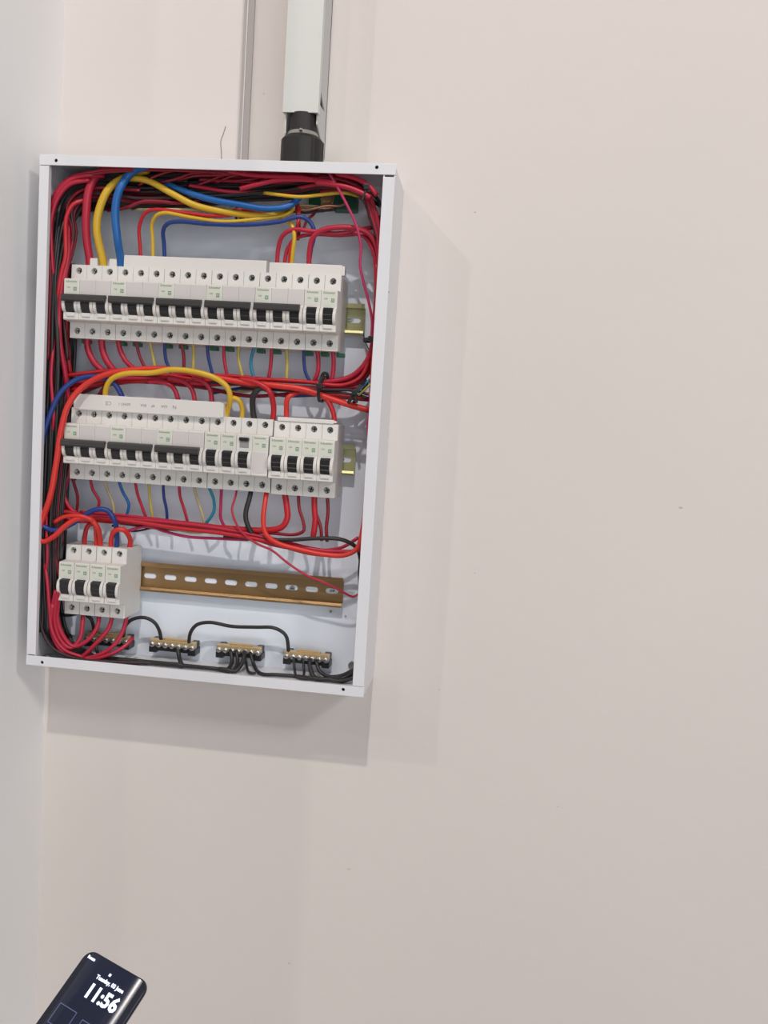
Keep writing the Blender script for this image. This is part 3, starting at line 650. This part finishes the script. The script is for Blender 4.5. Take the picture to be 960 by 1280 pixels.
# lower bundle
LB = [('crimson', .0026, [(72, 560), (76, 600), (84, 630), (98, 643), (130, 647), (200, 652), (270, 660), (330, 672), (400, 688), (440, 690)], -.050, 'crimson wire along the top of the lower bundle'),
 ('red', .0028, [(80, 585), (80, 620), (90, 642), (120, 650), (180, 653), (240, 658), (290, 664), (340, 674), (400, 690)], -.044, 'red wire in the middle of the lower bundle'),
 ('red', .0024, [(68, 640), (85, 640), (110, 646), (160, 651), (220, 660), (280, 667), (330, 676), (390, 692), (430, 694)], -.056, 'red wire at the front of the lower bundle'),
 ('dark red', .0024, [(66, 655), (90, 648), (140, 652), (200, 660), (260, 664), (320, 668)], -.036, 'dark red wire at the back of the lower bundle'),
 ('crimson', .0020, [(100, 640), (150, 644), (220, 652), (280, 660), (345, 682), (400, 688), (428, 684), (448, 672)], -.040, 'crimson wire rising to the right end of the lower bundle'),
 ('crimson', .0030, [(88, 560), (86, 590), (81, 608), (78, 625), (84, 640), (100, 648)], -.044, 'thick crimson strand curving into the left of the lower bundle'),
 ('crimson', .0022, [(82, 560), (80, 598), (76, 622), (76, 640), (90, 650), (120, 652)], -.052, 'crimson strand curving into the left of the lower bundle, in front'),
 ('magenta', .0017, [(158, 664), (185, 658), (205, 664), (235, 671), (270, 673), (310, 675)], -.050, 'thin magenta wire sagging below the lower bundle'),
 ('tan', .0022, [(190, 656), (215, 660), (240, 665), (262, 664)], -.038, 'tan wire end below the lower bundle'),
 ('brown-black', .0012, [(140, 657), (165, 664), (190, 660)], -.036, 'thin brown wire behind the bottom breaker loops')]
for c, r, p, Y, l in LB: wire(c, r, [(u, v, Y) for u, v in p], l)
# loops into the bottom four
wire('dark blue', .0029, [(44, 648, -.072), (56, 659, -.074), (70, 663, -.074), (88, 656, -.070), (103, 646, -.068), (120, 637, -.066), (134, 638, -.064), (143, 650, -.062), (146, 668, -.053), (145, 694, -.047)], 'dark blue cable looping from the left edge into the bottom breakers', name='cable')
wire('orange-red', .0030, [(42, 675, -.076), (55, 677, -.077), (68, 670, -.077), (82, 657, -.075), (98, 648, -.072), (113, 649, -.068), (122, 660, -.064), (125, 675, -.052), (125, 694, -.047)], 'orange-red cable looping from the left edge into the bottom breakers', name='cable')
wire('orange-red', .0024, [(68, 653, -.072), (80, 646, -.073), (100, 645, -.073), (116, 651, -.068), (120, 672, -.052), (120, 694, -.047)], 'orange-red wire looping beside the thicker one into the bottom breakers')
wire('red', .0026, [(106, 692, -.047), (106, 672, -.050), (111, 656, -.058), (118, 655, -.056)], 'red wire standing up from the second bottom breaker')
wire('orange-red', .0029, [(139, 694, -.047), (139, 675, -.051), (144, 663, -.060), (154, 662, -.060), (163, 675, -.046), (161.5, 686, -.042), (161, 694, -.040)], 'small orange-red bridge loop between the last two bottom breakers', name='cable')
wire('magenta', .0024, [(78, 722, -.040), (75, 700, -.046), (76, 685, -.050), (77, 668, -.052), (76, 648, -.046)], 'magenta wire rising left of the bottom breakers')
wire('crimson', .0022, [(50, 670, -.050), (54, 695, -.066), (59, 725, -.072), (62, 760, -.072), (66, 790, -.070), (80, 812, -.066), (105, 822, -.062)], 'crimson wire down the far left of the bottom breakers')
for i, p in enumerate([[(104, 762), (103, 780), (100, 798), (88, 810), (76, 800), (69, 780), (70, 755), (74, 735)], [(124, 764), (122, 782), (110, 800), (92, 808), (80, 796), (72, 775), (73, 748), (76, 730)],
    [(140, 766), (136, 785), (122, 802), (98, 822), (80, 812), (67, 790), (66, 760), (70, 738)], [(158, 768), (153, 790), (143, 806), (125, 818), (98, 823), (76, 812), (64, 785), (66, 755)]]):
    q = [(p[0][0], p[0][1]-3, -.045), (p[0][0], p[0][1]+4, -.047)]+[(u, v, -.052-.004*k+.001*i) for k, (u, v) in enumerate(p[1:])]
    wire('crimson', .0025, q, f'crimson wire looping from the {ORD[i]} bottom breaker round to the left bundle')
wire('crimson', .0023, [(166, 797, -.040), (158, 806, -.048), (140, 817, -.056), (112, 824, -.060), (88, 818, -.062), (72, 795, -.064), (68, 765, -.064)], 'crimson wire sweeping lowest across the bottom left corner')
# black wires at the bottom
wire('black', .0021, [(70, 768, -.030), (85, 769, -.030), (103, 767, -.032), (114, 774, -.032), (118, 792, -.026)], 'black jumper from the left bundle to the first earth bar')
wire('black', .0022, [(154, 798, -.020), (157, 782, -.028), (166, 774, -.030), (181, 772, -.030), (193, 778, -.028), (199, 788, -.024), (202, 803, -.019)], 'short black jumper loop between the first and second earth bars')
wire('black', .0022, [(236, 806, -.020), (238, 791, -.026), (246, 781, -.028), (262, 778, -.028), (290, 783, -.028), (320, 784, -.028), (343, 785, -.028), (357, 794, -.026), (361, 818, -.020)], 'long black jumper loop between the second and fourth earth bars')
bb = [([(222, 808, -.022), (224, 822, -.028), (228, 832, -.030), (222, 838, -.032), (190, 836, -.034), (150, 829, -.036), (110, 824, -.04), (80, 815, -.04)], .0026, 'black wire from under the second earth bar going left along the bottom'),
 ([(120, 800, -.022), (122, 816, -.030), (140, 826, -.034), (170, 831, -.036), (205, 838, -.034)], .0019, 'black wire from under the first earth bar going right along the bottom'),
 ([(288, 812, -.024), (290, 826, -.030), (284, 837, -.034), (262, 841, -.034), (235, 841, -.034), (205, 838, -.034)], .0024, 'black wire from the third earth bar, leftmost under it'),
 ([(295, 813, -.026), (297, 828, -.034), (290, 839, -.036), (268, 843, -.036), (240, 843, -.036)], .0022, 'black wire from the third earth bar, second under it'),
 ([(306, 814, -.026), (303, 828, -.036), (294, 839, -.040), (276, 844, -.040), (266, 844, -.04)], .0025, 'black wire from the third earth bar, curling left in front'),
 ([(306, 815, -.022), (308, 830, -.026), (311, 843, -.028), (312, 850, -.028)], .0016, 'thin black wire hanging straight under the third earth bar'),
 ([(313, 815, -.024), (317, 830, -.030), (326, 842, -.034), (345, 846, -.034), (370, 845, -.034), (385, 850, -.036), (410, 855, -.038), (432, 851, -.038), (446, 842, -.038)], .0022, 'black wire from the third earth bar running right along the bottom'),
 ([(367, 821, -.024), (368, 835, -.028), (372, 848, -.032), (390, 852, -.032)], .0016, 'thin black wire under the left end of the fourth earth bar'),
 ([(379, 823, -.024), (380, 838, -.028), (378, 850, -.030)], .0015, 'thin black wire hanging under the middle of the fourth earth bar'),
 ([(387, 824, -.026), (388, 836, -.034), (394, 847, -.038), (410, 851, -.040), (430, 847, -.040), (446, 838, -.040)], .0026, 'black wire from the fourth earth bar bending right, lowest'),
 ([(395, 825, -.026), (399, 838, -.032), (408, 845, -.036), (425, 845, -.038), (446, 835, -.038)], .0022, 'black wire from the fourth earth bar bending right, uppermost'),
 ([(380, 850, -.044), (400, 855, -.046), (425, 854, -.046), (448, 846, -.046)], .0022, 'black wire lying along the bottom right corner')]
for p, r, l in bb: wire('black', r, p, l)
# left bottom sheaf of black wires curving to the right
for k in range(8):
    t_ = k/7
    wire('black' if k % 3 else 'brown-black', .0019, [(50+10*t_, 690, -.066+.03*t_), (49+10*t_, 745, -.068+.03*t_), (52+12*t_, 785, -.068+.03*t_), (66+12*t_, 810-3*t_, -.068+.03*t_), (95+8*t_, 823-3*t_, -.066+.03*t_), (135+20*t_, 827-2*t_, -.062+.03*t_), (185+25*t_, 833, -.05+.02*t_)],
         'black wire fanning round the bottom left corner of the enclosure', 'black wires fanning round the bottom left corner')

# zip ties
def ring_tie(u, v, Y, rx, ry, label, tilt=0, tail=None):
    c = at(u, v, Y); P = []
    b = bmesh.new()
    ax = Vector((math.cos(tilt), 0, math.sin(tilt))); n = Vector((-math.sin(tilt), 0, math.cos(tilt)))
    K = 20; rings = []
    for k in range(K):
        a = 2*math.pi*k/K; d = ax*math.cos(a)*rx+Vector((0, 1, 0))*math.sin(a)*ry
        rings.append([b.verts.new(c+d*s+n*h) for s, h in ((1, -.0018), (1.08, -.0018), (1.08, .0018), (1, .0018))])
    for i in range(K):
        A, B_ = rings[i], rings[(i+1) % K]
        for j in range(4): b.faces.new((A[j], A[(j+1) % 4], B_[(j+1) % 4], B_[j]))
    t = thing('cable_tie', label, 'cable tie'); obj('strap', b, MBLK, t)
    h = c+Vector((0, -ry*1.05, 0)); q = bmesh.new(); box(q, h.x-.003, h.x+.003, h.y-.003, h.y+.002, h.z-.0028, h.z+.0028, bev=.0006); obj('tie_head', q, MBLK, t)
    if tail:
        q = bmesh.new(); tube(q, [h, h+Vector(tail)*.5, h+Vector(tail)], .0016, 6); obj('tail', q, MBLK, t)
ring_tie(69, 356, -.044, .0115, .030, 'black cable tie round the left bundle beside the top breaker row', .05)
ring_tie(404, 484, -.044, .016, .022, 'black cable tie round the middle bundle with its tail sticking up', 1.45, (.006, -.002, .011))
ring_tie(447, 492, -.044, .017, .020, 'black cable tie at the right end of the middle bundle', 1.0, (.003, -.002, -.011))
ring_tie(463, 243, -.048, .015, .026, 'black cable tie round the wires at the top right corner', -.7, (-.004, -.001, -.014))
ring_tie(466, 425, -.050, .010, .012, 'small black cable tie on the right-hand loop', .1)

# ------------------------------------------------------------------ gland, trunking, wall strip
gx = (at(376, 180, -.042)).x
t = thing('cable_gland', 'black nylon cable gland standing on top of the enclosure', 'cable gland', (gx+.0015, -.0405, H))
b = bmesh.new(); cyl(b, (0, 0, .0165), (0, 0, 1), .0232, .033, 40); cyl(b, (0, 0, .0350), (0, 0, 1), .0232, .004, 40, .0200)
obj('gland_nut', b, MGL, t)
obj('seal_ring', cyl(bmesh.new(), (0, 0, .0395), (0, 0, 1), .0182, .0050, 36, .0162), MCLR, t)
b = bmesh.new(); cyl(b, (0, 0, .0505), (0, 0, 1), .0158, .021, 36, .0150); obj('conduit_stub', b, MGL, t)
for k in range(8):
    a = 2*math.pi*k/8; b = bmesh.new(); box(b, -.0008, .0008, -.0008, .0008, .0, .032, bev=.0003)
    o = obj('grip_rib', b, MGL, t, (.0230*math.cos(a), .0230*math.sin(a), .0005))
obj('screw_cap', cyl(bmesh.new(), (.002, -.0190, .0400), (0, .5, 1), .0018, .002, 10), MSCR, t)

x0 = at(353.5, 140, -.052).x; x1 = at(398, 141, -.052).x; zb = at(353, 140.5, -.052).z; TOPZ = 1.9
t = thing('cable_trunking', 'white plastic cable trunking rising from the gland up the wall', 'trunking', (0, 0, 0))
b = bmesh.new(); box(b, x0, x1, -.0535, -.0515, zb, TOPZ, bev=.0003); box(b, x0, x0+.0015, -.0520, -.045, zb, TOPZ); box(b, x1-.0015, x1, -.0520, -.045, zb, TOPZ)
obj('trunking_lid', b, MTRK, t)
b = bmesh.new()
box(b, x0+.0015, x1-.0015, -.0030, -.0006, zb-.033, TOPZ)
box(b, x0+.0015, x0+.003, -.047, -.0006, zb-.020, TOPZ)
obj('trunking_base', b, MTRK, t)
# right wall of the base with a notch cut in its edge
pr = [(-.0006, zb-.033), (-.024, zb-.020), (-.047, zb-.010), (-.047, zb+.013), (-.012, zb+.0145), (-.047, zb+.033), (-.047, TOPZ), (-.0006, TOPZ)]
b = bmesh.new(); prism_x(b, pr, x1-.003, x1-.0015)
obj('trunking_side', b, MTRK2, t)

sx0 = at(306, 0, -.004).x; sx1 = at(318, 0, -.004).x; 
t = thing('wall_strip', 'slim pale grey strip running up the wall left of the trunking', 'cable channel')
obj('grey_strip', bx(sx0-.0005, sx0+.0032, -.0030, -.0004, H-.05, TOPZ, bev=.0004), MSTR, t)  # two flat grey bars with a paler bead between them
obj('grey_strip', bx(sx0+.0045, sx1+.0005, -.0030, -.0004, H-.05, TOPZ, bev=.0004), MSTR, t)
obj('pale_bead', bx(sx0+.0032, sx0+.0045, -.0042, -.0004, H-.05, TOPZ, bev=.0003), MTRK, t)

# ------------------------------------------------------------------ phone
def cpt(u, v, d): return CAM + d*(FW+(u-480)/F_PX*RT+(640-v)/F_PX*UP)
DPH = 0.79
tc_ = cpt(147.5, 1205, DPH)                       # middle of the top edge
view = (CAM-tc_).normalized(); ldir = (Vector((.425, -2.30, 2.87))-tc_).normalized(); hv = (view+ldir).normalized()
img = (-.587*RT-.81*UP)
k = -img.dot(hv)/(-FW).dot(hv)
Lx = (img+k*(-FW)).normalized()                 # toward the phone's bottom, square to the highlight direction
side0 = (.81*RT-.587*UP); side0 = (side0-Lx*side0.dot(Lx)).normalized()
n0 = side0.cross(-Lx).normalized()
if n0.dot(view) < 0: n0 = -n0
TH = math.radians(34)
Wx = (math.cos(TH)*side0+math.sin(TH)*n0).normalized()
Nn = (math.cos(TH)*n0-math.sin(TH)*side0).normalized()
PW, PLn, PT = .0735, .155, .0090
ph = thing('smartphone', 'dark smartphone with lit lock screen held up at the lower left', 'phone')
Yl = -Lx
Mp = Matrix((Wx, Yl, Nn)).transposed().to_4x4(); Mp.translation = tc_
ph.matrix_world = Mp
def rrect(w_, h_, r, n=6):
    P = []
    for cx, cy, a0 in ((w_/2-r, -r, 0), (-w_/2+r, -r, 90), (-w_/2+r, -h_+r, 180), (w_/2-r, -h_+r, 270)):
        for i in range(n+1):
            a = math.radians(a0+90*i/n); P.append((cx+r*math.cos(a), cy+r*math.sin(a)))
    return P
def lathe_rect(levels, cap=True):
    """levels: (inset, z)"""
    b = bmesh.new(); R = []
    for ins_, z in levels:
        P = rrect(PW-2*ins_, PLn-2*ins_, max(.0005, .0095-ins_*.6)); R.append([b.verts.new((x, y-ins_, z)) for x, y in P])
    n = len(R[0])
    for A, B_ in zip(R, R[1:]):
        for i in range(n): b.faces.new((A[i], A[(i+1) % n], B_[(i+1) % n], B_[i]))
    b.faces.new(R[0][::-1]); b.faces.new(R[-1]); return b
obj('body', lathe_rect([(.0030, -PT), (.0010, -PT+.001), (0, -PT+.003), (0, -.0040), (.0004, -.0030), (.0010, -.0026)]), MPHF, ph, smooth=False)
# glass: curved across the width near the long edges
b = bmesh.new(); NXs = 40; NYs = 12; grid = []
def gz(x):
    e = PW/2-.0012; a = max(0.0, (abs(x)-(e-.018))/.018); return -.0058*a*a
for j in range(NYs+1):
    y = -.0015-(PLn-.003)*j/NYs; row = []
    for i in range(NXs+1):
        x = (-1+2*i/NXs)*(PW/2-.0010)
        yy = y
        if abs(x) > PW/2-.009:
            c_ = (abs(x)-(PW/2-.009))/.009; cut = .0085*(1-math.sqrt(max(0, 1-min(1, c_)**2)))
            yy = max(min(y, -.0015-cut), -PLn+.0015+cut)
        row.append(b.verts.new((x, yy, gz(x)+.0002)))
    grid.append(row)
for j in range(NYs):
    for i in range(NXs): b.faces.new((grid[j][i], grid[j+1][i], grid[j+1][i+1], grid[j][i+1]))
glass = obj('screen_glass', b, MPH, ph, smooth=True)
obj('side_button', bx(PW/2-.0004, PW/2+.0008, -.060, -.042, -.0065, -.0045, bev=.0004), MPHF, ph)
def ptext(s, size, x, y, m, off=0.0002):
    me = text_mesh(s, size, .00005, off); me.transform(Matrix.Rotation(-math.pi/2, 4, 'X')); return obj('screen_text', me, m, glass, (x, y, .0005))
ptext('11:56', .0165, .006, -.029, MWHT, .0006); ptext('Tuesday, 03 June', .0046, .005, -.0165, MWHT); ptext('Roam', .0036, -.026, -.0065, MWHT)
b = bmesh.new(); box(b, -.0011, .0011, -.0118, -.0095, .0004, .0006); obj('lock_icon', b, MWHT, glass)
def frame(x0_, x1_, y0_, y1_):
    b = bmesh.new(); w_ = .0006
    for a in ((x0_, x1_, y0_, y0_+w_), (x0_, x1_, y1_-w_, y1_), (x0_, x0_+w_, y0_, y1_), (x1_-w_, x1_, y0_, y1_)): box(b, a[0], a[1], a[2], a[3], .0004, .0006)
    return b
obj('widget_outline', frame(-.026, -.006, -.064, -.047), MDIM, glass); obj('widget_outline', frame(.002, .022, -.066, -.049), MDIM, glass)
